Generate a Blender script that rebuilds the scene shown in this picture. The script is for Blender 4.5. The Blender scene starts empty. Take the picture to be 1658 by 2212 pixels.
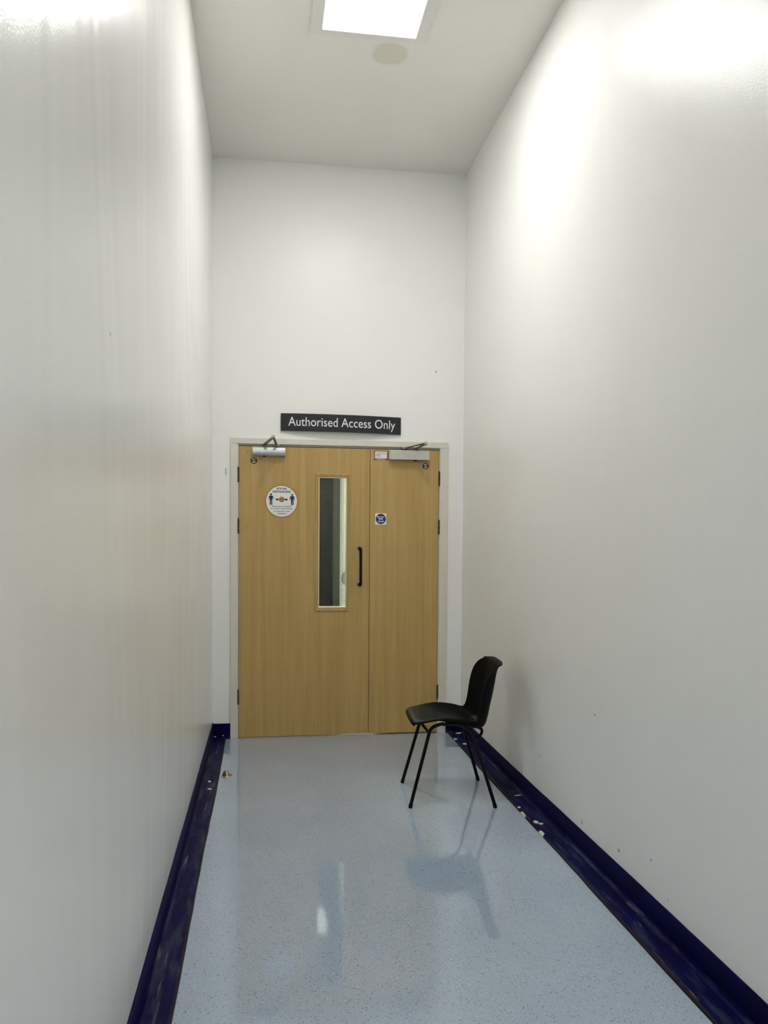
import bpy, bmesh, math, random
from mathutils import Vector, Matrix

# ------------------------------------------------------------------ camera
C = bpy.context.scene.collection
XL, XR, D, H = -0.366, 1.405, 5.679, 3.995      # left wall, right wall, end wall, ceiling (metres)
Y0 = -5.0                                       # corridor goes on behind the camera
CAM_Z, FPX = 1.426, 1738.05
YAW, PITCH, ROLL = 0.14578, -0.03268, 0.00737
cd = bpy.data.cameras.new('camera'); cam = bpy.data.objects.new('camera', cd); C.objects.link(cam)
cd.sensor_fit = 'VERTICAL'; cd.sensor_height = 36.0; cd.sensor_width = 27.0
cd.lens = FPX / 2212 * 36.0
cd.shift_y = (1214.0 - 1106.0) / 2212
cd.clip_start = 0.02
F = Vector((math.sin(YAW) * math.cos(PITCH), math.cos(YAW) * math.cos(PITCH), math.sin(PITCH)))
R0 = Vector((math.cos(YAW), -math.sin(YAW), 0)); U0 = R0.cross(F)
Rr = R0 * math.cos(ROLL) + U0 * math.sin(ROLL); Ur = -R0 * math.sin(ROLL) + U0 * math.cos(ROLL)
M = Matrix((Rr, Ur, -F)).transposed().to_4x4(); M.translation = (0, 0, CAM_Z)
cam.matrix_world = M
bpy.context.scene.camera = cam

# ------------------------------------------------------------------ world, exposure
w = bpy.data.worlds.new('world'); bpy.context.scene.world = w; w.use_nodes = True
w.node_tree.nodes['Background'].inputs[0].default_value = (0.02, 0.02, 0.02, 1)
w.node_tree.nodes['Background'].inputs[1].default_value = 0.2
vs = bpy.context.scene.view_settings
vs.view_transform = 'Standard'; vs.look = 'None'; vs.gamma = 1.0; vs.use_curve_mapping = False
vs.exposure = 0.10
LAMP = 33.0            # radiance of the corridor's ceiling panel
LAMP_BEYOND = 210.0      # radiance of the panel in the room behind the door

# ------------------------------------------------------------------ materials
def s2l(c):
    return tuple((v / 255 / 12.92 if v / 255 <= 0.04045 else ((v / 255 + 0.055) / 1.055) ** 2.4) for v in c)

class NT:
    def __init__(s, name):
        s.m = bpy.data.materials.new(name); s.m.use_nodes = True
        s.t = s.m.node_tree; s.b = s.t.nodes['Principled BSDF']; s.out = s.t.nodes['Material Output']
        s._c = None
    def n(s, kind, **kw):
        d = s.t.nodes.new(kind)
        for k, v in kw.items():
            if k.startswith('i_'):
                d.inputs[int(k[2:])].default_value = v
            else:
                setattr(d, k, v)
        return d
    def l(s, a, b): s.t.links.new(a, b)
    def coord(s):
        if not s._c: s._c = s.n('ShaderNodeTexCoord')
        return s._c.outputs['Object']
    def scaled(s, sc):
        m = s.n('ShaderNodeMapping'); m.inputs['Scale'].default_value = sc
        s.l(s.coord(), m.inputs['Vector']); return m.outputs[0]
    def noise(s, scale, detail=3, vec=None, rough=0.5):
        d = s.n('ShaderNodeTexNoise'); d.inputs['Scale'].default_value = scale
        d.inputs['Detail'].default_value = detail; d.inputs['Roughness'].default_value = rough
        s.l(vec if vec is not None else s.coord(), d.inputs['Vector']); return d.outputs['Fac']
    def ramp(s, fac, stops):
        r = s.n('ShaderNodeValToRGB'); e = r.color_ramp.elements
        while len(e) < len(stops): e.new(0.5)
        for k, (p, c) in enumerate(stops):
            e[k].position = p
            if not hasattr(c, '__len__'): c = (c, c, c)
            e[k].color = (*c[:3], 1)
        s.l(fac, r.inputs[0]); return r.outputs[0]
    def mix(s, fac, a, b):
        d = s.n('ShaderNodeMix', data_type='RGBA')
        for sock, v in ((d.inputs[0], fac), (d.inputs[6], a), (d.inputs[7], b)):
            if hasattr(v, 'is_output'): s.l(v, sock)
            elif hasattr(v, '__len__'): sock.default_value = (*v[:3], 1)
            else: sock.default_value = v
        return d.outputs[2]
    def math(s, op, a, b=None, clamp=False):
        d = s.n('ShaderNodeMath', operation=op, use_clamp=clamp)
        for k, v in enumerate((a, b)):
            if v is None: continue
            if hasattr(v, 'is_output'): s.l(v, d.inputs[k])
            else: d.inputs[k].default_value = v
        return d.outputs[0]
    def spots(s, lst, wob=0.35, wscale=25, soft=4.0):
        """mask of marks at given object-space places: (centre, radii)"""
        nz = s.noise(wscale, 3)
        out = None
        for c, r in lst:
            a = s.n('ShaderNodeVectorMath', operation='SUBTRACT'); s.l(s.coord(), a.inputs[0]); a.inputs[1].default_value = c
            b = s.n('ShaderNodeVectorMath', operation='DIVIDE'); s.l(a.outputs[0], b.inputs[0]); b.inputs[1].default_value = r
            g = s.n('ShaderNodeVectorMath', operation='LENGTH'); s.l(b.outputs[0], g.inputs[0])
            d = s.math('ADD', g.outputs['Value'], s.math('MULTIPLY', s.math('SUBTRACT', nz, 0.5), wob * 2))
            m = s.math('SUBTRACT', 1.0, s.math('MULTIPLY', s.math('SUBTRACT', d, 0.85), soft, True), True)
            out = m if out is None else s.math('MAXIMUM', out, m)
        return out
    def bump(s, h, dist, strength=1.0, prev=None):
        d = s.n('ShaderNodeBump'); d.inputs['Strength'].default_value = strength; d.inputs['Distance'].default_value = dist
        s.l(h, d.inputs['Height'])
        if prev is not None: s.l(prev, d.inputs['Normal'])
        return d.outputs[0]
    def set(s, **kw):
        names = dict(color='Base Color', rough='Roughness', metal='Metallic', normal='Normal', spec='Specular IOR Level',
                     emit='Emission Color', emits='Emission Strength', ior='IOR', coat='Coat Weight')
        for k, v in kw.items():
            sock = s.b.inputs[names[k]]
            if hasattr(v, 'is_output'): s.l(v, sock)
            elif hasattr(v, '__len__'): sock.default_value = (*v[:3], 1)
            else: sock.default_value = v
        return s.m

def plain(name, rgb, rough=0.5, metal=0.0, var=0.06, scale=30, spec=0.5, bumpd=0.0):
    t = NT(name); c = s2l(rgb)
    f = t.noise(scale, 3)
    col = t.ramp(f, [(0.3, tuple(v * (1 - var) for v in c)), (0.7, tuple(min(1, v * (1 + var)) for v in c))])
    t.set(color=col, rough=rough, metal=metal, spec=spec)
    if bumpd: t.set(normal=t.bump(t.noise(scale * 6, 2), bumpd))
    return t.m

def wall_mat(name, marks, streak=0.0005, r0=0.28, stip=0.0005, spec=0.36):
    t = NT(name)
    base = t.ramp(t.noise(1.3, 3), [(0.3, s2l((245, 245, 241))), (0.7, s2l((247, 247, 244)))])
    col = base
    if marks: col = t.mix(t.math('MULTIPLY', t.spots(marks, 0.6, 120), 0.75), base, s2l((128, 126, 120)))
    # fine roller stipple and long upright roller lanes
    b1 = t.bump(t.noise(170, 2), stip)
    sp = t.n('ShaderNodeSeparateXYZ'); t.l(t.coord(), sp.inputs[0])
    wob = t.noise(0.9, 2, t.scaled((1, 1, 0.35)))
    along = t.math('ADD', sp.outputs[0], sp.outputs[1])
    h1 = t.math('SINE', t.math('ADD', t.math('MULTIPLY', along, 17.0), t.math('MULTIPLY', wob, 26.0)))
    h2 = t.math('SINE', t.math('ADD', t.math('MULTIPLY', along, 47.0), t.math('MULTIPLY', wob, 44.0)))
    hh = t.math('ADD', h1, t.math('MULTIPLY', h2, 0.35))
    hh = t.math('MULTIPLY', hh, t.ramp(t.noise(1.0, 2, t.scaled((1.6, 1.6, 0.25))), [(0.38, 0.15), (0.68, 1.0)]))
    b2 = t.bump(hh, streak, 1.0, b1)
    ro = t.ramp(t.noise(0.87, 3), [(0.2, r0), (0.8, r0 + 0.08)])
    t.set(color=col, rough=ro, normal=b2, spec=spec)
    return t.m

MW_L = wall_mat('paint_left', [((XL, 2.0, 1.9), (0.05, 0.004, 0.005))], 0.0007, 0.19, 0.0003, 0.42)
MW_R = wall_mat('paint_right', [((XR, 3.28, 0.66), (0.05, 0.0066, 0.0055)), ((XR, 3.02, 0.17), (0.05, 0.0110, 0.0066)),
                                ((XR, 3.97, 0.29), (0.05, 0.0033, 0.0088)), ((XR, 3.4, 0.15), (0.05, 0.0050, 0.0165)),
                                ((XR, 2.75, 0.24), (0.05, 0.0077, 0.0044)), ((XR, 2.62, 0.15), (0.05, 0.0022, 0.0055)),
                                ((XR, 4.5, 1.25), (0.05, 0.0033, 0.0033))], 0.00045, 0.26, 0.0006, 0.28)
MW_B = wall_mat('paint_end', [((1.20, D, 2.60), (0.006, 0.05, 0.006)), ((-0.275, D, 1.86), (0.004, 0.05, 0.03))], 0.00025)
def ceil_mat():
    t = NT('paint_ceiling')
    base = t.ramp(t.noise(1.5, 3), [(0.3, s2l((238, 236, 230))), (0.7, s2l((241, 239, 233)))])
    st = t.spots([((0.648, 4.333, H), (0.100, 0.100, 0.3))], 0.22, 14)
    t.set(color=t.mix(st, base, s2l((224, 221, 206))), rough=0.7, normal=t.bump(t.noise(150, 2), 0.0003), spec=0.3)
    return t.m
MCEIL = ceil_mat()

def floor_mat():
    t = NT('speckled_vinyl')
    base = t.ramp(t.noise(2.2, 4), [(0.3, s2l((165, 183, 202))), (0.7, s2l((174, 190, 209)))])
    def chips(scale, thr, size):
        v = t.n('ShaderNodeTexVoronoi'); v.inputs['Scale'].default_value = scale; t.l(t.coord(), v.inputs['Vector'])
        sep = t.n('ShaderNodeSeparateColor'); t.l(v.outputs['Color'], sep.inputs[0])
        pick = t.math('LESS_THAN', sep.outputs[0], thr)
        near = t.math('LESS_THAN', v.outputs['Distance'], t.math('MULTIPLY', sep.outputs[1], size))
        return t.math('MULTIPLY', pick, near)
    c = t.mix(chips(200, 0.34, 0.41), base, s2l((70, 80, 95)))
    c = t.mix(chips(320, 0.38, 0.48), c, s2l((136, 150, 166)))
    c = t.mix(chips(210, 0.10, 0.42), c, s2l((222, 228, 234)))
    dirt = t.spots([((1.282, 5.293, 0), (0.035, 0.006, 0.3))], 0.8, 30)
    c = t.mix(t.math('MULTIPLY', dirt, 0.7), c, s2l((70, 78, 84)))
    ro = t.ramp(t.noise(3.0, 4), [(0.3, 0.05), (0.7, 0.075)])
    t.set(color=c, rough=ro, normal=t.bump(t.noise(4, 2), 0.0002), spec=0.85, coat=0.5)
    t.b.inputs['Coat Roughness'].default_value = 0.055
    return t.m
MFLOOR = floor_mat()

def kerb_mat(name, chips, edge=None):
    t = NT(name)
    base = t.ramp(t.noise(9, 4), [(0.3, s2l((0, 0, 50))), (0.7, s2l((1, 3, 68)))])
    geo = t.n('ShaderNodeSeparateXYZ'); t.l(t.coord(), geo.inputs[0])
    low = t.math('LESS_THAN', geo.outputs[2], 0.027)          # only the ledge that feet reach is rubbed
    wear = t.ramp(t.noise(1.0, 6, t.scaled((30, 5, 30)), 0.65), [(0.48, 0.0), (0.62, 1.0)])
    c = t.mix(t.math('MULTIPLY', t.math('MULTIPLY', wear, low), 0.55), base, s2l((58, 66, 88)))
    rub = t.ramp(t.noise(1.0, 6, t.scaled((55, 3, 55)), 0.7), [(0.60, 0.0), (0.66, 1.0)])
    c = t.mix(t.math('MULTIPLY', t.math('MULTIPLY', rub, low), 0.7), c, s2l((112, 104, 96)))
    if edge:                                                  # dirt packed along the floor side of the ledge
        d = t.math('MULTIPLY', t.math('SUBTRACT', geo.outputs[0], edge[0]), edge[1])
        g = t.math('MULTIPLY', t.math('ADD', d, t.math('MULTIPLY', t.noise(25, 3), 0.006)), 250.0, True)
        c = t.mix(t.math('MULTIPLY', g, 0.85), c, s2l((40, 34, 30)))
    c = t.mix(t.spots(chips, 0.7, 60), c, s2l((218, 214, 206)))
    t.set(color=c, rough=0.5, spec=0.10, normal=t.bump(t.noise(40, 3), 0.0008))
    return t.m
MK_R = kerb_mat('navy_paint_right', [((XR - 0.10, 3.66, 0), (0.014, 0.028, 0.05)), ((XR - 0.075, 3.80, 0), (0.012, 0.024, 0.05)),
                                     ((XR - 0.06, 3.77, 0), (0.010, 0.012, 0.05)), ((XR - 0.10, 3.93, 0), (0.008, 0.04, 0.05)),
                                     ((XR - 0.09, 4.02, 0), (0.008, 0.012, 0.05)), ((XR - 0.055, 5.30, 0), (0.020, 0.022, 0.05)),
                                     ((XR - 0.035, 5.59, 0), (0.022, 0.02, 0.05)), ((XR - 0.09, 5.45, 0), (0.010, 0.02, 0.05)),
                                     ((XR - 0.04, 4.20, 0), (0.02, 0.010, 0.05))], (XR - 0.0965, -1.0))
MK_L = kerb_mat('navy_paint_left', [((XL + 0.05, 4.66, 0), (0.008, 0.02, 0.05)), ((XL + 0.06, 4.52, 0), (0.012, 0.012, 0.05))], (XL + 0.0905, 1.0))
MK_B = kerb_mat('navy_paint_end', [((-0.35, D, 0.018), (0.012, 0.05, 0.005)), ((-0.292, D, 0.025), (0.006, 0.05, 0.004))])

def wood_mat(name, off):
    t = NT(name)
    m = t.n('ShaderNodeMapping'); m.inputs['Scale'].default_value = (22, 22, 0.8); m.inputs['Location'].default_value = off
    t.l(t.coord(), m.inputs['Vector'])
    g = t.n('ShaderNodeTexNoise'); g.inputs['Scale'].default_value = 1.0; g.inputs['Detail'].default_value = 5
    g.inputs['Roughness'].default_value = 0.55; g.inputs['Distortion'].default_value = 0.6; t.l(m.outputs[0], g.inputs['Vector'])
    c = t.ramp(g.outputs['Fac'], [(0.25, s2l((178, 146, 86))), (0.5, s2l((189, 158, 96))), (0.75, s2l((198, 168, 106)))])
    p = t.noise(1.0, 2, t.scaled((210, 210, 5)))
    c = t.mix(t.ramp(p, [(0.55, 0.0), (0.72, 0.35)]), c, s2l((154, 120, 62)))
    k = t.noise(1.0, 2, t.scaled((14, 14, 7)))
    c = t.mix(t.ramp(k, [(0.76, 0.0), (0.82, 0.4)]), c, s2l((128, 96, 50)))
    t.set(color=c, rough=0.42, spec=0.4, normal=t.bump(p, 0.00015))
    return t.m
MWOOD1 = wood_mat('oak_veneer_wide', (0.3, 0, 0.2)); MWOOD2 = wood_mat('oak_veneer_narrow', (3.7, 2.0, 1.4))
MBEAD = wood_mat('oak_bead', (7.7, 1.0, 2.4))
MFRAME = plain('frame_paint', (222, 218, 206), 0.35, var=0.03)
MFRAMES = plain('frame_rebate_shaded', (168, 164, 152), 0.4, var=0.04)  # darker frame paint, the head's shadow put into the top rebate's colour
MCREAM = plain('liner_cream', (236, 228, 196), 0.45, var=0.03)
MSEAL = plain('smoke_seal', (64, 28, 26), 0.7)
MDARK = plain('gap_dark', (14, 12, 11), 0.9)
MSTEEL = plain('silver_paint', (192, 194, 194), 0.32, 0.75, 0.03, 60)
MSTEEL2 = plain('brushed_steel', (176, 176, 168), 0.34, 0.8, 0.05, 40)
MARM = plain('closer_arm_metal', (128, 124, 116), 0.38, 0.85)
MHINGE = plain('dark_hinge_metal', (74, 68, 62), 0.45, 0.6)
MBLACKM = plain('black_metal', (8, 8, 8), 0.42, spec=0.2)
MPLASTIC = plain('black_plastic', (9, 8.5, 7), 0.5, var=0.12, scale=14, spec=0.09, bumpd=0.0002)
MTUBE = plain('black_tube', (4, 4, 4), 0.35, spec=0.15)
MRUB = plain('rubber_foot', (5, 5, 5), 0.7, spec=0.15)
MSIGN = plain('charcoal_sign', (44, 44, 48), 0.5, var=0.05, spec=0.3)
MWHITE = plain('print_white', (240, 240, 240), 0.45, var=0.01)
MBLACK = plain('print_black', (12, 12, 12), 0.5)
MORANGE = plain('print_orange', (196, 128, 62), 0.5)
MBROWN = plain('print_brown', (118, 70, 30), 0.5)
MDISC = plain('disc_brown', (34, 24, 18), 0.4)
MBLUE = plain('print_blue', (12, 28, 108), 0.45)
MRED = plain('print_red', (138, 28, 22), 0.45)
MGREYP = plain('print_grey', (120, 120, 124), 0.5)
MLAMPF = plain('lamp_frame_white', (232, 231, 226), 0.4, var=0.01)
MSTOP = plain('satin_nickel', (170, 162, 148), 0.3, 0.85)
MPLUG = plain('filled_screw_hole', (150, 118, 66), 0.6)

def emit_mat(name, s, col=(1.0, 0.985, 0.955)):
    t = NT(name)
    c = t.ramp(t.noise(200, 1), [(0.0, tuple(v * 0.98 for v in col)), (1.0, col)])
    return t.set(color=(0.9, 0.9, 0.9), rough=0.5, emit=c, emits=s)
MDIFF = emit_mat('lit_diffuser', LAMP); MDIFF2 = emit_mat('lit_diffuser_beyond', LAMP_BEYOND, (1.0, 0.97, 0.88))

def glass_mat():
    t = NT('wired_glass')
    tr = t.n('ShaderNodeBsdfTransparent'); tr.inputs[0].default_value = (0.90, 0.93, 0.89, 1)
    gl = t.n('ShaderNodeBsdfGlossy'); gl.inputs['Roughness'].default_value = 0.02
    t.l(t.bump(t.noise(12, 2), 0.0006), gl.inputs['Normal'])
    fr = t.n('ShaderNodeFresnel'); fr.inputs[0].default_value = 1.28
    mx = t.n('ShaderNodeMixShader'); t.l(fr.outputs[0], mx.inputs[0]); t.l(tr.outputs[0], mx.inputs[1]); t.l(gl.outputs[0], mx.inputs[2])
    t.l(mx.outputs[0], t.out.inputs['Surface']); return t.m
MGLASS = glass_mat()
MWIRE = plain('glass_wire', (120, 116, 100), 0.4, 0.5)

# ------------------------------------------------------------------ mesh helpers
class MB:
    def __init__(s): s.v = []; s.f = []; s.sm = []
    def add(s, vs, fs, smooth=False):
        o = len(s.v); s.v += [tuple(v) for v in vs]; s.f += [tuple(i + o for i in f) for f in fs]; s.sm += [smooth] * len(fs); return s
    def box(s, x0, x1, y0, y1, z0, z1):
        v = [(x, y, z) for x in (x0, x1) for y in (y0, y1) for z in (z0, z1)]
        return s.add(v, [(0, 1, 3, 2), (4, 6, 7, 5), (0, 4, 5, 1), (2, 3, 7, 6), (0, 2, 6, 4), (1, 5, 7, 3)])
    def bbox(s, x0, x1, y0, y1, z0, z1, r=0.002, seg=2):
        bm = bmesh.new(); bmesh.ops.create_cube(bm, size=1)
        for v in bm.verts:
            v.co = (x0 + (v.co.x + .5) * (x1 - x0), y0 + (v.co.y + .5) * (y1 - y0), z0 + (v.co.z + .5) * (z1 - z0))
        bmesh.ops.bevel(bm, geom=bm.edges[:], offset=r, segments=seg, affect='EDGES', profile=0.5)
        bm.verts.index_update()
        s.add([v.co[:] for v in bm.verts], [[v.index for v in f.verts] for f in bm.faces], seg > 2); bm.free(); return s
    def tube(s, pts, r, n=14, cap=True, rads=None):
        pts = [Vector(p) for p in pts]; rings = []
        t0 = (pts[1] - pts[0]).normalized()
        a = t0.orthogonal().normalized()
        for i, p in enumerate(pts):
            if i == 0: t = t0
            elif i == len(pts) - 1: t = (pts[-1] - pts[-2]).normalized()
            else: t = ((pts[i + 1] - p).normalized() + (p - pts[i - 1]).normalized()).normalized()
            a = (a - t * a.dot(t)).normalized(); b = t.cross(a); rr = rads[i] if rads else r
            rings.append([p + (a * math.cos(2 * math.pi * k / n) + b * math.sin(2 * math.pi * k / n)) * rr for k in range(n)])
        vs_ = [v for rg in rings for v in rg]
        fs = [(i * n + k, i * n + (k + 1) % n, (i + 1) * n + (k + 1) % n, (i + 1) * n + k) for i in range(len(pts) - 1) for k in range(n)]
        s.add(vs_, fs, True)
        if cap: s.add(rings[0], [tuple(range(n))[::-1]]); s.add(rings[-1], [tuple(range(n))])
        return s
    def lathe(s, prof, c, axis='z', n=32, a0=0.0, a1=2 * math.pi, smooth=True):
        full = abs(a1 - a0 - 2 * math.pi) < 1e-6; m = n if full else n + 1; vs_ = []
        for r, h in prof:
            for k in range(m):
                a = a0 + (a1 - a0) * k / n; p = (r * math.cos(a), r * math.sin(a), h)
                if axis == 'y': p = (p[0], -p[2], p[1])
                vs_.append((c[0] + p[0], c[1] + p[1], c[2] + p[2]))
        fs = [(i * m + k, i * m + (k + 1) % m, (i + 1) * m + (k + 1) % m, (i + 1) * m + k) for i in range(len(prof) - 1) for k in range(n)]
        return s.add(vs_, fs, smooth)
    def prism(s, poly, y0, y1):
        """outline in x,z pulled from y0 to y1"""
        n = len(poly)
        v = [(x, y0, z) for x, z in poly] + [(x, y1, z) for x, z in poly]
        return s.add(v, [tuple(range(n)), tuple(range(2 * n - 1, n - 1, -1))] + [(i, i + n, (i + 1) % n + n, (i + 1) % n) for i in range(n)])
    def disc(s, cx, cz, r, y0, y1, n=48, r1=None):
        s.prism([(cx + r * math.cos(2 * math.pi * k / n), cz + r * math.sin(2 * math.pi * k / n)) for k in range(n)], y0, y1); return s
    def build(s, name, mat, parent=None, fix=True):
        me = bpy.data.meshes.new(name); me.from_pydata(s.v, [], s.f)
        me.polygons.foreach_set('use_smooth', s.sm); me.update()
        if fix:
            bm = bmesh.new(); bm.from_mesh(me); bmesh.ops.recalc_face_normals(bm, faces=bm.faces[:]); bm.to_mesh(me); bm.free()
        o = bpy.data.objects.new(name, me); C.objects.link(o); me.materials.append(mat)
        if parent is not None:
            o.parent = parent; o.matrix_parent_inverse = parent.matrix_basis.inverted()
        return o

def tag(o, label=None, cat=None, group=None, kind=None):
    if label: o['label'] = label
    if cat: o['category'] = cat
    if group: o['group'] = group
    if kind: o['kind'] = kind
    return o
def thing(name, loc, label, cat, group=None, kind=None, rz=0.0):
    o = bpy.data.objects.new(name, None); C.objects.link(o); o.empty_display_size = 0.1
    o.location = loc; o.rotation_euler = (0, 0, rz)
    return tag(o, label, cat, group, kind)
def fillet(pts, r, n=6):
    """round the corners of a polyline"""
    P = [Vector(p) for p in pts]; out = [P[0]]
    for i in range(1, len(P) - 1):
        a, b, c = P[i - 1], P[i], P[i + 1]
        d1 = (a - b); d2 = (c - b); q = min(r, d1.length * .49, d2.length * .49)
        s0 = b + d1.normalized() * q; e0 = b + d2.normalized() * q
        for k in range(n + 1):
            t = k / n; out.append(s0 * (1 - t) ** 2 + b * 2 * t * (1 - t) + e0 * t * t)
    return out + [P[-1]]
def text(name, txt, mat, parent, cx, cz, width=None, height=None, y=0.0, thick=0.0006, bold=0.0, ysurf=None, xs=1.0, tilt=0.0):
    """flat lettering lying in an upright plane that faces the camera end of the corridor"""
    cu = bpy.data.curves.new(name, 'FONT'); cu.body = txt; cu.size = 1.0; cu.align_x = 'CENTER'; cu.offset = bold
    cu.extrude = 0.0; cu.resolution_u = 4; cu.space_line = 0.95
    o = bpy.data.objects.new(name, cu); C.objects.link(o); bpy.context.view_layer.update()
    me = bpy.data.meshes.new_from_object(o.evaluated_get(bpy.context.evaluated_depsgraph_get()))
    C.objects.unlink(o); bpy.data.objects.remove(o)
    xs_ = [v.co.x for v in me.vertices]; ys_ = [v.co.y for v in me.vertices]
    w0, h0 = max(xs_) - min(xs_), max(ys_) - min(ys_); mx, my = (max(xs_) + min(xs_)) / 2, (max(ys_) + min(ys_)) / 2
    sx = width / w0 if width else None; sz = height / h0 if height else None
    sx = sx or sz * xs; sz = sz or sx / xs
    for v in me.vertices:
        dx, dz = (v.co.x - mx) * sx, (v.co.y - my) * sz
        x, z = cx + dx, cz + dz + tilt * dx
        v.co = (x, ysurf(x) if ysurf else y, z)
    me.name = name; me.materials.clear(); me.materials.append(mat)
    ob = bpy.data.objects.new(name, me); C.objects.link(ob)
    if parent is not None: ob.parent = parent; ob.matrix_parent_inverse = parent.matrix_basis.inverted()
    return ob

# ------------------------------------------------------------------ room shell
S = 'structure'
T = 0.12
tag(MB().box(XL - T, XR + T, Y0 - T, D + 3.6, -0.1, 0).build('floor', MFLOOR), 'pale blue grey speckled glossy vinyl corridor floor', 'floor', kind=S)
tag(MB().box(XL - T, XR + T, Y0 - T, D + 0.10, H, H + T).build('ceiling', MCEIL), 'flat white ceiling with a round stain beside the lit panel', 'ceiling', kind=S)
tag(MB().box(XL - T, XL, Y0, D, 0, H).build('wall_left', MW_L), 'tall white satin painted wall on the left of the corridor', 'wall', kind=S)
tag(MB().box(XR, XR + T, Y0, D, 0, H).build('wall_right', MW_R), 'tall white satin painted wall behind the black chair', 'wall', kind=S)
tag(MB().box(XL - T, XR + T, Y0 - T, Y0, 0, H).build('wall_front', MW_B), 'white wall closing the corridor behind the viewer', 'wall', kind=S)
FX0, FX1, FZ = -0.243, 1.291, 2.096            # outer edge of the door frame
b = MB().box(XL, FX0, D, D + .1, 0, H).box(FX1, XR, D, D + .1, 0, H).box(FX0, FX1, D, D + .1, FZ, H)
tag(b.build('wall_back', MW_B), 'white end wall above and around the double door', 'wall', kind=S)

# navy skirting: upright board plus a low ledge on the floor, gently uneven like hand painted edges
def kerb(name, x, sgn, mat, wd, label):
    rnd = random.Random(7 if sgn > 0 else 11); n = 90; rows = []
    for i in range(n + 1):
        y = Y0 + (D - 0.0 - Y0) * i / n
        e = 0.0022 * math.sin(y * 3.1) + rnd.uniform(-.0012, .0012); t = 0.0016 * math.sin(y * 2.3 + 1) + rnd.uniform(-.0008, .0008)
        prof = [(0, 0.112 + t), (0.005, 0.112 + t), (0.007, 0.108 + t), (0.009, 0.030), (0.013, 0.020), (0.022, 0.015), (wd - .012, 0.010), (wd - .003 + e, 0.007), (wd + e, 0.0), (0, 0)]
        rows.append([(x + sgn * px, y, pz) for px, pz in prof])
    m = len(rows[0]); mb = MB()
    mb.add([p for r in rows for p in r], [(i * m + k, i * m + (k + 1) % m, (i + 1) * m + (k + 1) % m, (i + 1) * m + k) for i in range(n) for k in range(m)])
    mb.add(rows[0], [tuple(range(m))]); mb.add(rows[-1], [tuple(range(m))])
    return tag(mb.build(name, mat), label, 'skirting', kind=S)
kerb('baseboard_left', XL, 1, MK_L, 0.097, 'scuffed navy blue skirting with floor ledge along the left wall')
kerb('baseboard_right', XR, -1, MK_R, 0.103, 'chipped navy blue skirting with floor ledge behind the black chair')
tag(MB().bbox(XL + .006, FX0, D - .010, D, 0.0, 0.108, .002).build('baseboard_back_left', MK_B), 'short navy skirting piece left of the door frame', 'skirting', kind=S)
tag(MB().bbox(FX1, XR - .006, D - .010, D, 0.0, 0.108, .002).build('baseboard_back_right', MK_B), 'short navy skirting piece right of the door frame', 'skirting', kind=S)

# door frame
IX0, IX1, IZ = -0.195, 1.235, 2.055
fr = thing('trim_1', ((FX0 + FX1) / 2, D, 0), 'off white painted frame around the double wooden door', 'door frame', kind=S)
MB().bbox(FX0, IX0, D - .014, D + .10, 0, IZ, .002).build('jamb', MFRAME, fr)
MB().bbox(IX1, FX1, D - .014, D + .10, 0, IZ, .002).build('jamb', MFRAME, fr)
MB().bbox(FX0, FX1, D - .014, D + .10, IZ + .0005, FZ, .002).build('head', MFRAME, fr)
MB().box(IX0, IX0 + .006, D - .004, D + .08, 0, IZ).build('rebate', MFRAME, fr)
MB().box(IX1 - .005, IX1, D - .004, D + .08, 0, IZ).build('rebate', MFRAME, fr)
MB().box(IX0 + .006, IX1 - .005, D + .0005, D + .08, 2.0435, IZ).build('rebate', MFRAMES, fr)
for a, c in ((IX0 + .006, IX0 + .02), (IX1 - .02, IX1 - .005)):
    MB().box(a, c, D + .050, D + .08, 0, 2.0435).build('door_stop', MDARK, fr)  # near-black strips added behind the leaves to keep light out of the gaps
MB().box(IX0 + .02, IX1 - .02, D + .050, D + .08, 2.028, 2.0435).build('door_stop', MDARK, fr)

# ------------------------------------------------------------------ doors
LX0, LX1, RX0, RX1, DZ = -0.1865, 0.7275, 0.7310, 1.2285, 2.040
Y1 = D + .046
d1 = thing('door_1', ((LX0 + LX1) / 2, D, 0.007), 'wide oak veneer door leaf with tall wired glass slot', 'door', kind=S)
d2 = thing('door_2', ((RX0 + RX1) / 2, D, 0.007), 'narrow oak veneer door leaf behind the black chair', 'door', kind=S)
GX0, GX1, GZ0, GZ1 = 0.366, 0.566, 0.913, 1.838
b = MB().box(LX0, GX0, D + .002, Y1, .007, DZ).box(GX1, LX1, D + .002, Y1, .007, DZ).box(GX0, GX1, D + .002, Y1, .007, GZ0).box(GX0, GX1, D + .002, Y1, GZ1, DZ)
bm = bmesh.new(); lo = b.build('leaf', MWOOD1, d1); bm.from_mesh(lo.data); bmesh.ops.remove_doubles(bm, verts=bm.verts[:], dist=1e-5); bm.to_mesh(lo.data); bm.free()
MB().bbox(RX0, RX1, D + .002, Y1, .007, DZ, .0012, 1).build('leaf', MWOOD2, d2)
tag(MB().box(LX1, RX0, D + .010, Y1 - .004, .012, DZ - .003).build('smoke_seal', MSEAL, d1), 'dark red seal in the gap between the leaves')
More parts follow.
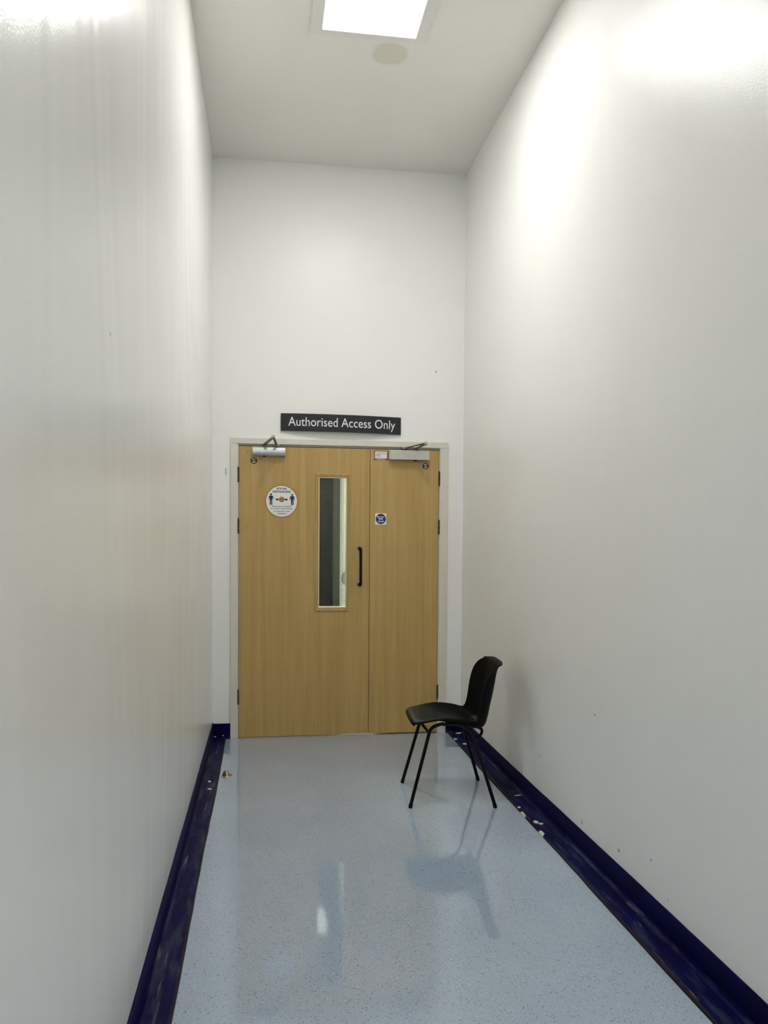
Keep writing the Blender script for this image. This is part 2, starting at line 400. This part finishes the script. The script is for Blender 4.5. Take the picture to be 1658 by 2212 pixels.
# glazing beads, mitred
BX0, BX1, BZ0, BZ1 = 0.343, 0.588, 0.890, 1.861
def bead(o0, o1, i0, i1):
    mb = MB(); pr = []
    for (o, i) in ((o0, i0), (o1, i1)):
        o = Vector((o[0], 0, o[1])); i = Vector((i[0], 0, i[1]))
        row = []
        for t, dy in ((0, 0.0015), (0.04, -0.006), (0.35, -0.008), (0.62, -0.004), (0.72, -0.007), (0.94, -0.006), (1.0, -0.003), (1.0, 0.012)):
            p = o.lerp(i, t); row.append((p.x, D + .002 + dy, p.z))
        pr.append(row)
    m = len(pr[0])
    mb.add(pr[0] + pr[1], [(k, k + 1, m + k + 1, m + k) for k in range(m - 1)])
    return mb
oc = [(BX0, BZ0), (BX1, BZ0), (BX1, BZ1), (BX0, BZ1)]; ic = [(GX0, GZ0), (GX1, GZ0), (GX1, GZ1), (GX0, GZ1)]
for k in range(4):
    bead(oc[k], oc[(k + 1) % 4], ic[k], ic[(k + 1) % 4]).build('glazing_bead', MBEAD, d1)
lt = 0.0065
for bx in ((GX0, GX0 + lt, GZ0, GZ1), (GX1 - lt, GX1, GZ0, GZ1), (GX0 + lt, GX1 - lt, GZ0, GZ0 + lt), (GX0 + lt, GX1 - lt, GZ1 - lt, GZ1)):
    MB().box(bx[0], bx[1], D + .006, D + .040, bx[2], bx[3]).build('glazing_liner', MCREAM, d1)
g = MB().box(GX0 + lt, GX1 - lt, D + .0215, D + .0275, GZ0 + lt, GZ1 - lt).build('glass_pane', MGLASS, d1)
g['label'] = 'georgian wired glass pane'
wm = MB(); px, r = 0.0127, 0.00036
x = GX0 + lt + .006
while x < GX1 - lt: wm.box(x - r, x + r, D + .024, D + .0247, GZ0 + lt, GZ1 - lt); x += px
z = GZ0 + lt + .006
while z < GZ1 - lt: wm.box(GX0 + lt, GX1 - lt, D + .0242, D + .0249, z - r, z + r); z += px
wo = wm.build('wire_mesh', MWIRE, g); wo['kind'] = 'stuff'

# pull handle
hx, hz0, hz1 = 0.662, 1.065, 1.345
h = MB().tube(fillet([(hx - .004, D + .004, hz1 - .012), (hx, D - .046, hz1 - .010), (hx, D - .046, hz0 + .010), (hx - .004, D + .004, hz0 + .012)], .018), .0095, 14).build('pull_handle', MBLACKM, d1)
h['label'] = 'black D-shaped pull handle'
for zz in (hz1 - .012, hz0 + .012):
    MB().lathe([(0.0, .0045), (.012, .0045), (.0135, .003), (.0135, -.001)], (hx - .004, D + .002, zz), 'y', 20).build('rose', MBLACKM, h)

# hinges
def hinge(x, z0, z1, par, sgn):
    hb = MB(); r = .0068; n = 5; hh = (z1 - z0) / n
    for k in range(n):
        hb.lathe([(0, z0 + k * hh + .0006), (r, z0 + k * hh + .0006), (r, z0 + (k + 1) * hh - .0006), (0, z0 + (k + 1) * hh - .0006)], (x, D - .007, 0), 'z', 14)
    hb.box(x - .0012, x + .0012, D - .006, D + .034, z0, z1)
    o = hb.build('hinge', MHINGE, par)
    MB().lathe([(0, z1 + .006), (.004, z1 + .005), (.0052, z1 + .001), (.0052, z1 - .001)], (x, D - .007, 0), 'z', 12).build('pin', MHINGE, o)
for z0, z1 in ((1.788, 1.892), (1.434, 1.536), (0.240, 0.342)): hinge(-0.190, z0, z1, d1, 1)
for z0, z1 in ((1.785, 1.886), (1.440, 1.538), (0.246, 0.346)): hinge(1.2300, z0, z1, d2, -1)

# overhead closers
def bar(mb, a, b_, wd, th):
    a, b_ = Vector(a), Vector(b_); t = (b_ - a).normalized(); sd = t.cross(Vector((0, 0, 1))).normalized() * wd / 2; up = sd.cross(t).normalized() * th / 2
    v = [p + s1 * sd + s2 * up for p in (a, b_) for s1 in (-1, 1) for s2 in (-1, 1)]
    mb.add(v, [(0, 1, 3, 2), (4, 6, 7, 5), (0, 4, 5, 1), (2, 3, 7, 6), (0, 2, 6, 4), (1, 5, 7, 3)]); return mb
def closer(par, x0, x1, z0, z1, dep, mat, sp, kn, sh, lab, rnd):
    if rnd:
        n = 10; zc = (z0 + z1) / 2; hh = (z1 - z0) / 2
        poly = [(D + .002, z0), (D + .002, z1)] + [(D + .002 - dep * (0.62 + 0.38 * math.sqrt(max(0, 1 - (1 - 2 * k / n) ** 2 * 0.92))), z1 - (z1 - z0) * k / n) for k in range(n + 1)]
        m = len(poly); v = [(x0, y, z) for y, z in poly] + [(x1, y, z) for y, z in poly]
        mb = MB().add(v, [tuple(range(m)), tuple(range(2 * m - 1, m - 1, -1))]).add(v, [(i, i + m, (i + 1) % m + m, (i + 1) % m) for i in range(m)], False)
    else:
        mb = MB().bbox(x0 + .006, x1 - .005, D + .002 - dep, D + .002, z0, z1, .002)
    o = mb.build('door_closer', mat, par); o['label'] = lab
    if not rnd:
        MB().bbox(x0, x0 + .006, D + .001 - dep, D + .002, z0 + .001, z1 - .0008, .001).build('end_cap', MSTEEL, o)
        MB().bbox(x1 - .005, x1, D + .001 - dep, D + .002, z0 + .001, z1 - .0008, .001).build('end_cap', MSTEEL, o)
    sy = D - dep * .45
    MB().lathe([(0, sp[1] + .016), (.010, sp[1] + .016), (.010, z1 - .004), (0, z1 - .004)], (sp[0], sy, 0), 'z', 16).build('spindle', MARM, o)
    MB().lathe([(.012, z0 + .004), (.011, z0 - .006), (0, z0 - .007)], (sp[0], sy, 0), 'z', 16).build('spindle', MBLACKM, o)
    bar(MB(), (sp[0], sy, sp[1] + .010), (kn[0], kn[1], kn[2]), .020, .007).build('main_arm', MARM, o)
    bar(MB(), (kn[0], kn[1], kn[2] + .006), (sh[0], sh[1], sh[2]), .016, .006).build('link_arm', MARM, o)
    MB().lathe([(0, kn[2] + .018), (.008, kn[2] + .017), (.011, kn[2] + .010), (.011, kn[2] - .007), (.007, kn[2] - .009), (0, kn[2] - .009)], (kn[0], kn[1], 0), 'z', 16).build('knuckle', MSTEEL2, o)
    MB().bbox(sh[0] - .022, sh[0] + .022, sh[1] - .012, D + .001, sh[2] - .010, sh[2] + .006, .003).build('arm_shoe', MARM, o)
    return o
closer(d1, -0.093, 0.131, 1.973, 2.0345, .050, MSTEEL, (-0.013, 2.040), (0.046, D - .24, 2.076), (0.072, D - .016, 2.0490), 'rounded silver overhead closer with folded arm', True)
closer(d2, 0.860, 1.150, 1.964, 2.0310, .052, MSTEEL2, (1.052, 2.036), (1.085, D - .22, 2.058), (0.975, D - .016, 2.0490), 'long boxy steel overhead closer with folded arm', False)

# filled screw holes near the top edge of the wide leaf
for xx, zz in ((-0.13, 2.005), (-0.125, 1.999), (0.20, 1.995), (0.185, 1.957), (0.345, 1.993), (0.445, 1.996), (0.56, 1.992), (0.67, 1.992)):
    MB().lathe([(0, .0006), (.0035, .0005), (.004, 0)], (xx, D + .0021, zz), 'y', 10).build('screw_hole', MPLUG, d1)

# ------------------------------------------------------------------ signs
# bowed sign above the door
sx0, sx1, sz0, sz1, bow, slope = 0.100, 0.946, 2.1465, 2.2680, 0.034, -0.0088
scx = (sx0 + sx1) / 2
def sy(x, off=0.0): return D - .012 - bow * max(0.0, 1 - ((x - scx) / ((sx1 - sx0) / 2)) ** 2) - off
sg = thing('wall_sign', (scx, D, sz0), 'bowed charcoal sign reading Authorised Access Only above the double door', 'sign')
n = 28; v = []
for k in range(n + 1):
    xx = sx0 + (sx1 - sx0) * k / n; dz = slope * (xx - scx)
    v += [(xx, sy(xx), sz0 + dz), (xx, sy(xx), sz1 + dz), (xx, sy(xx) + .004, sz1 + dz), (xx, sy(xx) + .004, sz0 + dz)]
fs = [(k * 4 + j, k * 4 + (j + 1) % 4, k * 4 + 4 + (j + 1) % 4, k * 4 + 4 + j) for k in range(n) for j in range(4)] + [(0, 1, 2, 3), (n * 4, n * 4 + 3, n * 4 + 2, n * 4 + 1)]
MB().add(v, fs).build('sign_panel', MSIGN, sg)
for xx in (sx0 + .004, sx1 - .018):
    MB().box(xx, xx + .014, D - .010, D, sz0 + .01, sz1 - .012).build('sign_bracket', MSIGN, sg)
text('lettering', 'Authorised Access Only', MWHITE, sg, 0.528, 2.2030, width=0.752, height=0.0815, ysurf=lambda x: sy(x, .0008), tilt=slope, bold=0.0)

# round notice
YS = D + .002
sd = thing('round_sign', (0.109, YS, 1.544), 'round white social distancing notice with two figures and orange rim', 'sign')
cx, cz = 0.108, 1.661
MB().disc(cx, cz, 0.1165, YS - .0008, YS + .0004).build('rim', MORANGE, sd)
MB().disc(cx, cz, 0.1105, YS - .0012, YS).build('rim_line', MBROWN, sd)
MB().disc(cx, cz, 0.1080, YS - .0018, YS).build('face', MWHITE, sd)
YP = YS - .0022
text('lettering', 'SOCIAL', MBLACK, sd, cx + .001, cz + .0885, width=.074, height=.0150, y=YP, bold=.03)
text('lettering', 'DISTANCING', MBLACK, sd, cx + .001, cz + .0670, width=.124, height=.0150, y=YP, bold=.03)
for wd, dz, tx in ((.138, -.0345, 'Please leave a distance'), (.152, -.0515, 'of 2 metres (6ft) between'), (.108, -.0690, 'all customers and'), (.066, -.0865, 'colleagues')):
    text('lettering', tx, MBLACK, sd, cx + .001, cz + dz, width=wd, y=YP, xs=1.0, bold=.006)
def figure(fx, fz):
    mb = MB(); y0, y1 = YP - .0002, YP + .0004
    mb.disc(fx, fz + .0370, .0068, y0, y1, 20)
    half = [(0, .0280), (.0085, .0280), (.0125, .0262), (.0148, .0215), (.0172, .0060), (.0160, .0030), (.0128, .0030), (.0118, .0060), (.0098, .0180), (.0088, .0180), (.0088, -.0340), (.0075, -.0360), (.0030, -.0360), (.0016, -.0340), (.0010, -.0020), (0, -.0020)]
    mb.prism([(fx + a, fz + c) for a, c in half], y0, y1); mb.prism([(fx - a, fz + c) for a, c in half][::-1], y0, y1)
    mb.build('figure', MBLACK, sd)
figure(cx - .0735, cz + .0105); figure(cx + .0735, cz + .0090)
for s_ in (-1, 1):
    ar = [(.012, .0042), (.031, .0042), (.031, .0105), (.0435, 0), (.031, -.0105), (.031, -.0042), (.012, -.0042)]
    ar = [(cx + s_ * a, cz + .0125 + c) for a, c in ar]
    MB().prism(ar if s_ > 0 else ar[::-1], YP - .0002, YP + .0004).build('arrow', MBLACK, sd)
MB().disc(cx, cz + .0125, .0190, YP - .0004, YP + .0004, 32).build('badge_ring', MBROWN, sd)
MB().disc(cx, cz + .0125, .0168, YP - .0006, YP + .0004, 32).build('badge', MORANGE, sd)
for dz in (.0045, -.0045):
    MB().box(cx - .0075, cx + .0075, YP - .0008, YP, cz + .0125 + dz - .0017, cz + .0125 + dz + .0017).build('badge_print', MBROWN, sd)

def disc_sign(cx, cz, l1, lab):
    o = thing('fire_rating_disc', (cx, YS, cz - .023), lab, 'sign', 'small round fire rating discs on the doors')
    MB().lathe([(0, .002), (.0215, .002), (.0225, .001), (.0225, 0)], (cx, YS, cz), 'y', 32).build('disc', MDISC, o)
    text('lettering', l1, MWHITE, o, cx, cz + .0090, width=.024, height=.0135, y=YS - .0023, bold=.012)
    text('lettering', '30', MWHITE, o, cx, cz - .0090, width=.022, height=.0135, y=YS - .0023, bold=.012)
disc_sign(-0.0845, 1.9405, 'FD', 'small dark disc reading FD 30 below the rounded silver closer')
disc_sign(1.1300, 1.9260, 'FR', 'small dark disc reading FR 30 below the long steel closer')

fk = thing('fire_door_sign', (.8085, YS, 1.5055), 'small square sign with blue circle reading Fire door keep closed', 'sign')
MB().box(.7685, .8485, YS - .0010, YS, 1.5055, 1.5845).build('plate', MWHITE, fk)
MB().disc(.8085, 1.5450, .0365, YS - .0014, YS, 40).build('blue_circle', MBLUE, fk)
for tx, dz, wd in (('Fire door', .0150, .055), ('keep', 0.0005, .031), ('closed', -.0165, .041)):
    text('lettering', tx, MWHITE, fk, .8085, 1.5450 + dz, width=wd, y=YS - .0017, bold=.03)

rl = thing('inspection_label', (.808, YS, 1.963), 'small red bordered white inspection label beside the long steel closer', 'sticker')
MB().box(.758, .857, YS - .0008, YS, 1.9630, 2.0270).build('red_border', MRED, rl)
MB().box(.7635, .8500, YS - .0012, YS, 1.9735, 2.0235).build('white_face', MWHITE, rl)
for a_ in (.764, .8315): MB().box(a_, a_ + .0065, YS - .0015, YS, 2.0160, 2.0185).build('print', MBLACK, rl)
mbp = MB()
for zz, a, c in ((2.0140, .775, .833), (2.0075, .772, .838), (1.9985, .765, .770), (1.9910, .765, .770), (1.9835, .765, .782), (2.0080, .842, .848)):
    mbp.box(a, c, YS - .0015, YS, zz - .0011, zz + .0011)
mbp.build('print', MGREYP, rl)['kind'] = 'stuff'
mbp = MB()
for zz, a, c in ((1.9990, .772, .787), (1.9990, .793, .800), (1.9920, .783, .790), (1.9920, .796, .801), (1.9845, .789, .794), (1.9845, .799, .803)):
    mbp.box(a, c, YS - .0015, YS, zz - .0020, zz + .0020)
mbp.build('print', MBLACK, rl)['kind'] = 'stuff'
MB().box(.776, .838, YS - .0012, YS, 1.9658, 1.9682).build('print', MWHITE, rl)

# ------------------------------------------------------------------ ceiling lamp
def panel(yc, lab):
  lm = thing('ceiling_light', (.516, yc, H), lab, 'ceiling light', 'lit panels along the corridor ceiling')
  ox0, ox1, oy0, oy1 = .217, .815, yc - .30, yc + .30; ix0, ix1, iy0, iy1 = .277, .755, yc - .252, yc + .252
  for q in ((ox0, ix0, oy0, oy1), (ix1, ox1, oy0, oy1), (ix0, ix1, oy0, iy0), (ix0, ix1, iy1, oy1)):
    MB().bbox(q[0], q[1], q[2], q[3], H - .012, H + .0005, .002).build('frame', MLAMPF, lm)
  MB().box(ix0, ix1, iy0, iy1, H - .008, H - .003).build('diffuser', MDIFF, lm)
panel(3.907, 'square lit ceiling panel with white frame beside the round stain')
panel(-1.60, 'added unseen fill light panel just behind the viewer')  # unseen panels from here on, added to brighten the near walls
panel(-2.80, 'added unseen fill light panel second behind the viewer')
panel(-4.00, 'added unseen fill light panel at the near end behind the viewer')

# ------------------------------------------------------------------ floor door stop
ds = thing('door_stop', (-0.228, 4.80, 0), 'small metal half dome door stop on the floor by the left skirting', 'door stop')
MB().lathe([(0, .006), (.026, .006), (.028, .004), (.029, 0)], (-0.224, 4.80, 0), 'z', 32).build('base', MSTOP, ds)
prof = [(.0255 * math.cos(a), .006 + .029 * math.sin(a)) for a in [math.pi / 2 * k / 10 for k in range(11)]]
mb = MB().lathe(prof, (-0.224, 4.80, 0), 'z', 20, math.pi * 0.42, math.pi * 1.58)
mb.add([(-0.224 + r * math.cos(math.pi * .42), 4.80 + r * math.sin(math.pi * .42), z) for r, z in prof] + [(-0.224 + r * math.cos(math.pi * 1.58), 4.80 + r * math.sin(math.pi * 1.58), z) for r, z in prof[::-1]], [tuple(range(22))])
mb.build('dome', MSTOP, ds)
MB().bbox(-0.2190, -0.2160, 4.790, 4.810, .006, .022, .001).build('buffer', MRUB, ds)

# ------------------------------------------------------------------ chair
# local frame: +x towards the backrest, y across, origin on the floor between the feet
ch = thing('stacking_chair', (.990, 4.310, 0), 'black moulded plastic stacking chair with slim black tube legs against the right wall', 'chair', rz=math.radians(-4))
bpy.context.view_layer.update()
def part(mb, name, mat, par=ch):
    o = mb.build(name, mat); o.parent = par; return o
cen = [(-.216, .430), (-.213, .441), (-.196, .452), (-.155, .456), (-.09, .446), (-.02, .430), (.06, .411), (.120, .394), (.163, .391), (.192, .410), (.208, .458), (.220, .52), (.233, .58), (.243, .64), (.250, .69), (.258, .725), (.270, .742), (.286, .745)]
rim = [(-.202, .422), (-.199, .430), (-.186, .438), (-.150, .448), (-.09, .462), (-.03, .469), (.05, .462), (.098, .452), (.120, .450), (.134, .466), (.143, .500), (.150, .54), (.158, .59), (.170, .64), (.188, .685), (.214, .717), (.240, .732), (.262, .737)]
wid = [.172, .181, .190, .199, .203, .205, .203, .198, .192, .188, .187, .189, .194, .198, .197, .188, .172, .150]
def crom(L, t):
    n = len(L) - 1; i = min(int(t), n - 1); f = t - i
    g = lambda k: L[max(0, min(n, k))]
    def one(a, b_, c, d): return 0.5 * (2 * b_ + (c - a) * f + (2 * a - 5 * b_ + 4 * c - d) * f * f + (3 * b_ - a - 3 * c + d) * f ** 3)
    q = [g(i - 1), g(i), g(i + 1), g(i + 2)]
    if hasattr(q[0], '__len__'): return tuple(one(*(e[j] for e in q)) for j in range(2))
    return one(*q)
NT_, NV = 68, 32
def spt(i, j):
    t = (len(cen) - 1) * i / NT_; v = -1 + 2 * j / NV
    c = crom(cen, t); r = crom(rim, t); wv = crom(wid, t)
    k = abs(v) ** 3.2
    return Vector((c[0] + (r[0] - c[0]) * k, wv * math.sin(v * math.pi / 2 * 0.86) / math.sin(math.pi / 2 * 0.86), c[1] + (r[1] - c[1]) * k))
G = [[spt(i, j) for j in range(NV + 1)] for i in range(NT_ + 1)]
th = 0.0052
def nrm(i, j):
    a = G[min(i + 1, NT_)][j] - G[max(i - 1, 0)][j]; b_ = G[i][min(j + 1, NV)] - G[i][max(j - 1, 0)]
    return a.cross(b_).normalized()
top = []; bot = []
for i in range(NT_ + 1):
    for j in range(NV + 1):
        nn = nrm(i, j); e = max(abs(j - NV / 2) / (NV / 2), abs(i - NT_ / 2) / (NT_ / 2)); tt = th * (1.0 + (0.9 if e > .93 else 0))
        top.append(G[i][j] + nn * th * .5); bot.append(G[i][j] - nn * (tt - th * .5))
m = NV + 1; N = len(top); fs = []
for i in range(NT_):
    for j in range(NV):
        a = i * m + j; fs.append((a, a + m, a + m + 1, a + 1)); fs.append((N + a, N + a + 1, N + a + m + 1, N + a + m))
loop = [j for j in range(m)] + [i * m + NV for i in range(1, NT_ + 1)] + [NT_ * m + j for j in range(NV - 1, -1, -1)] + [i * m for i in range(NT_ - 1, 0, -1)]
for k in range(len(loop)):
    a, b_ = loop[k], loop[(k + 1) % len(loop)]; fs.append((a, b_, N + b_, N + a))
sh = part(MB().add(top + bot, fs, True), 'seat_shell', MPLASTIC)
sh['label'] = 'one-piece moulded black seat and backrest'
TR = .0092
for s_ in (-1, 1):
    ft = Vector((-.223, s_ * .214, .004)); fk_ = Vector((-.118, s_ * .176, .400)); rt = Vector((.224, s_ * .237, .004)); rk = Vector((.108, s_ * .182, .386))
    mid0 = Vector((-.060, s_ * .172, .431)); mid1 = Vector((.050, s_ * .172, .424))
    for nm, a, k_, mm in (('leg', ft, fk_, mid0), ('leg', rt, rk, mid1)):
        lo = part(MB().tube(fillet([a, k_ + (k_ - a).normalized() * .012, mm], .045, 8), TR, 14), nm, MTUBE)
        d_ = (k_ - a).normalized()
        cap = MB().tube([a - Vector((0, 0, .004)), a + d_ * .018], TR + .0012, 14).build('foot_cap', MRUB); cap.parent = lo
    part(MB().tube([mid0, mid1], TR, 14), 'side_rail', MTUBE)
fa = Vector((-.123, .178, .385)); ra = Vector((.118, .186, .360))
def mir(p): return Vector((p.x, -p.y, p.z))
part(MB().tube(fillet([fa, Vector((-.150, .165, .420)), Vector((-.158, .12, .424)), Vector((-.158, -.12, .424)), Vector((-.150, -.165, .420)), mir(fa)], .04, 7), .0075, 12), 'front_cross_bar', MTUBE)
part(MB().tube(fillet([ra, Vector((.152, .176, .366)), Vector((.170, .15, .392)), Vector((.150, .10, .396)), Vector((.150, -.10, .396)), Vector((.170, -.15, .392)), Vector((.152, -.176, .366)), mir(ra)], .03, 7), .0075, 12), 'rear_cross_bar', MTUBE)

# ------------------------------------------------------------------ the room seen through the wired glass
BX, BY = 0.785, 8.62
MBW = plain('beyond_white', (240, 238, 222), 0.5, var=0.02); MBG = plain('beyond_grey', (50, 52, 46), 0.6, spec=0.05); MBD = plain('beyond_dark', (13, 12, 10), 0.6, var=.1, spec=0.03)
tag(MB().box(BX, BX + .1, D + .1, BY, 0, 2.6).build('wall_beyond_right', MBW), 'white wall seen through the wired glass slot', 'wall', kind=S)
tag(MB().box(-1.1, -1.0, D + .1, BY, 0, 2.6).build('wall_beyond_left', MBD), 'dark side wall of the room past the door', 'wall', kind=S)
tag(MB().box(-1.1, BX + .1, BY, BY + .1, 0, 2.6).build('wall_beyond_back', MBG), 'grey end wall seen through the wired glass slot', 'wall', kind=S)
tag(MB().box(-1.1, XL - T, D + .1, BY + .1, -.1, 0).build('floor_beyond', MFLOOR), 'floor of the room past the door', 'floor', kind=S)
tag(MB().box(-1.1, BX + .1, D + .1, BY + .1, 2.6, 2.7).build('ceiling_beyond', MBD), 'low ceiling of the room past the door, coloured dark as unlit', 'ceiling', kind=S)  # near-black colour stands for an unlit ceiling, keeps its reflection off the floor
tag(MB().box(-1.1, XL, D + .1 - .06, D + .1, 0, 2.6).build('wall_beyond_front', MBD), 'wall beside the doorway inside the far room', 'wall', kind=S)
d3 = thing('door_3', (.25, BY, 0), 'dark flush door at the end of the room past the wired glass', 'door', kind=S)
MB().bbox(-.22, .700, BY - .045, BY, .008, 2.04, .002).build('leaf', MBD, d3)
MB().bbox(.48, .53, BY - .050, BY - .045, 1.55, 1.72, .001).build('notice', plain('beyond_notice', (22, 21, 18), .5), d3)
lb = thing('ceiling_light', (.1, 6.7, 2.6), 'ceiling panel in the room past the wooden doors', 'ceiling light')
MB().bbox(-.2, .4, 6.4, 7.0, 2.588, 2.6005, .002).build('frame', MLAMPF, lb)
MB().box(-.15, .35, 6.45, 6.95, 2.584, 2.588).build('diffuser', MDIFF2, lb)
dp = thing('wall_dispenser', (BX, 7.6, .94), 'grey rounded dispenser on the white wall seen through the wired glass', 'dispenser')
MGD = plain('grey_dispenser', (86, 90, 86), .4)
pp = [(-.068 * math.sqrt(max(0, 1 - abs(2 * k / 14 - 1) ** 2.6)), .942 + .150 * k / 14) for k in range(15)]
pl = [(BX + .0, pp[0][1])] + [(BX + a, c) for a, c in pp] + [(BX, pp[-1][1])]
pl = [q for k, q in enumerate(pl) if k == 0 or (abs(q[0] - pl[k - 1][0]) + abs(q[1] - pl[k - 1][1])) > 1e-5]
MB().prism(pl, 7.55, 7.67).build('body', MGD, dp)

bl = thing('bulkhead_light', (.565, 8.25, 2.6), 'slim dim light fitting on the ceiling of the room past the doors', 'ceiling light')
MB().bbox(.492, .638, 7.97, 8.51, 2.575, 2.6005, .004).build('housing', MLAMPF, bl)
MDIM = emit_mat('dim_diffuser', 1.7)
for q in ((7.99, 8.20), (8.24, 8.49)):
    MB().bbox(.505, .625, q[0], q[1], 2.566, 2.5755, .003).build('diffuser', MDIM, bl)
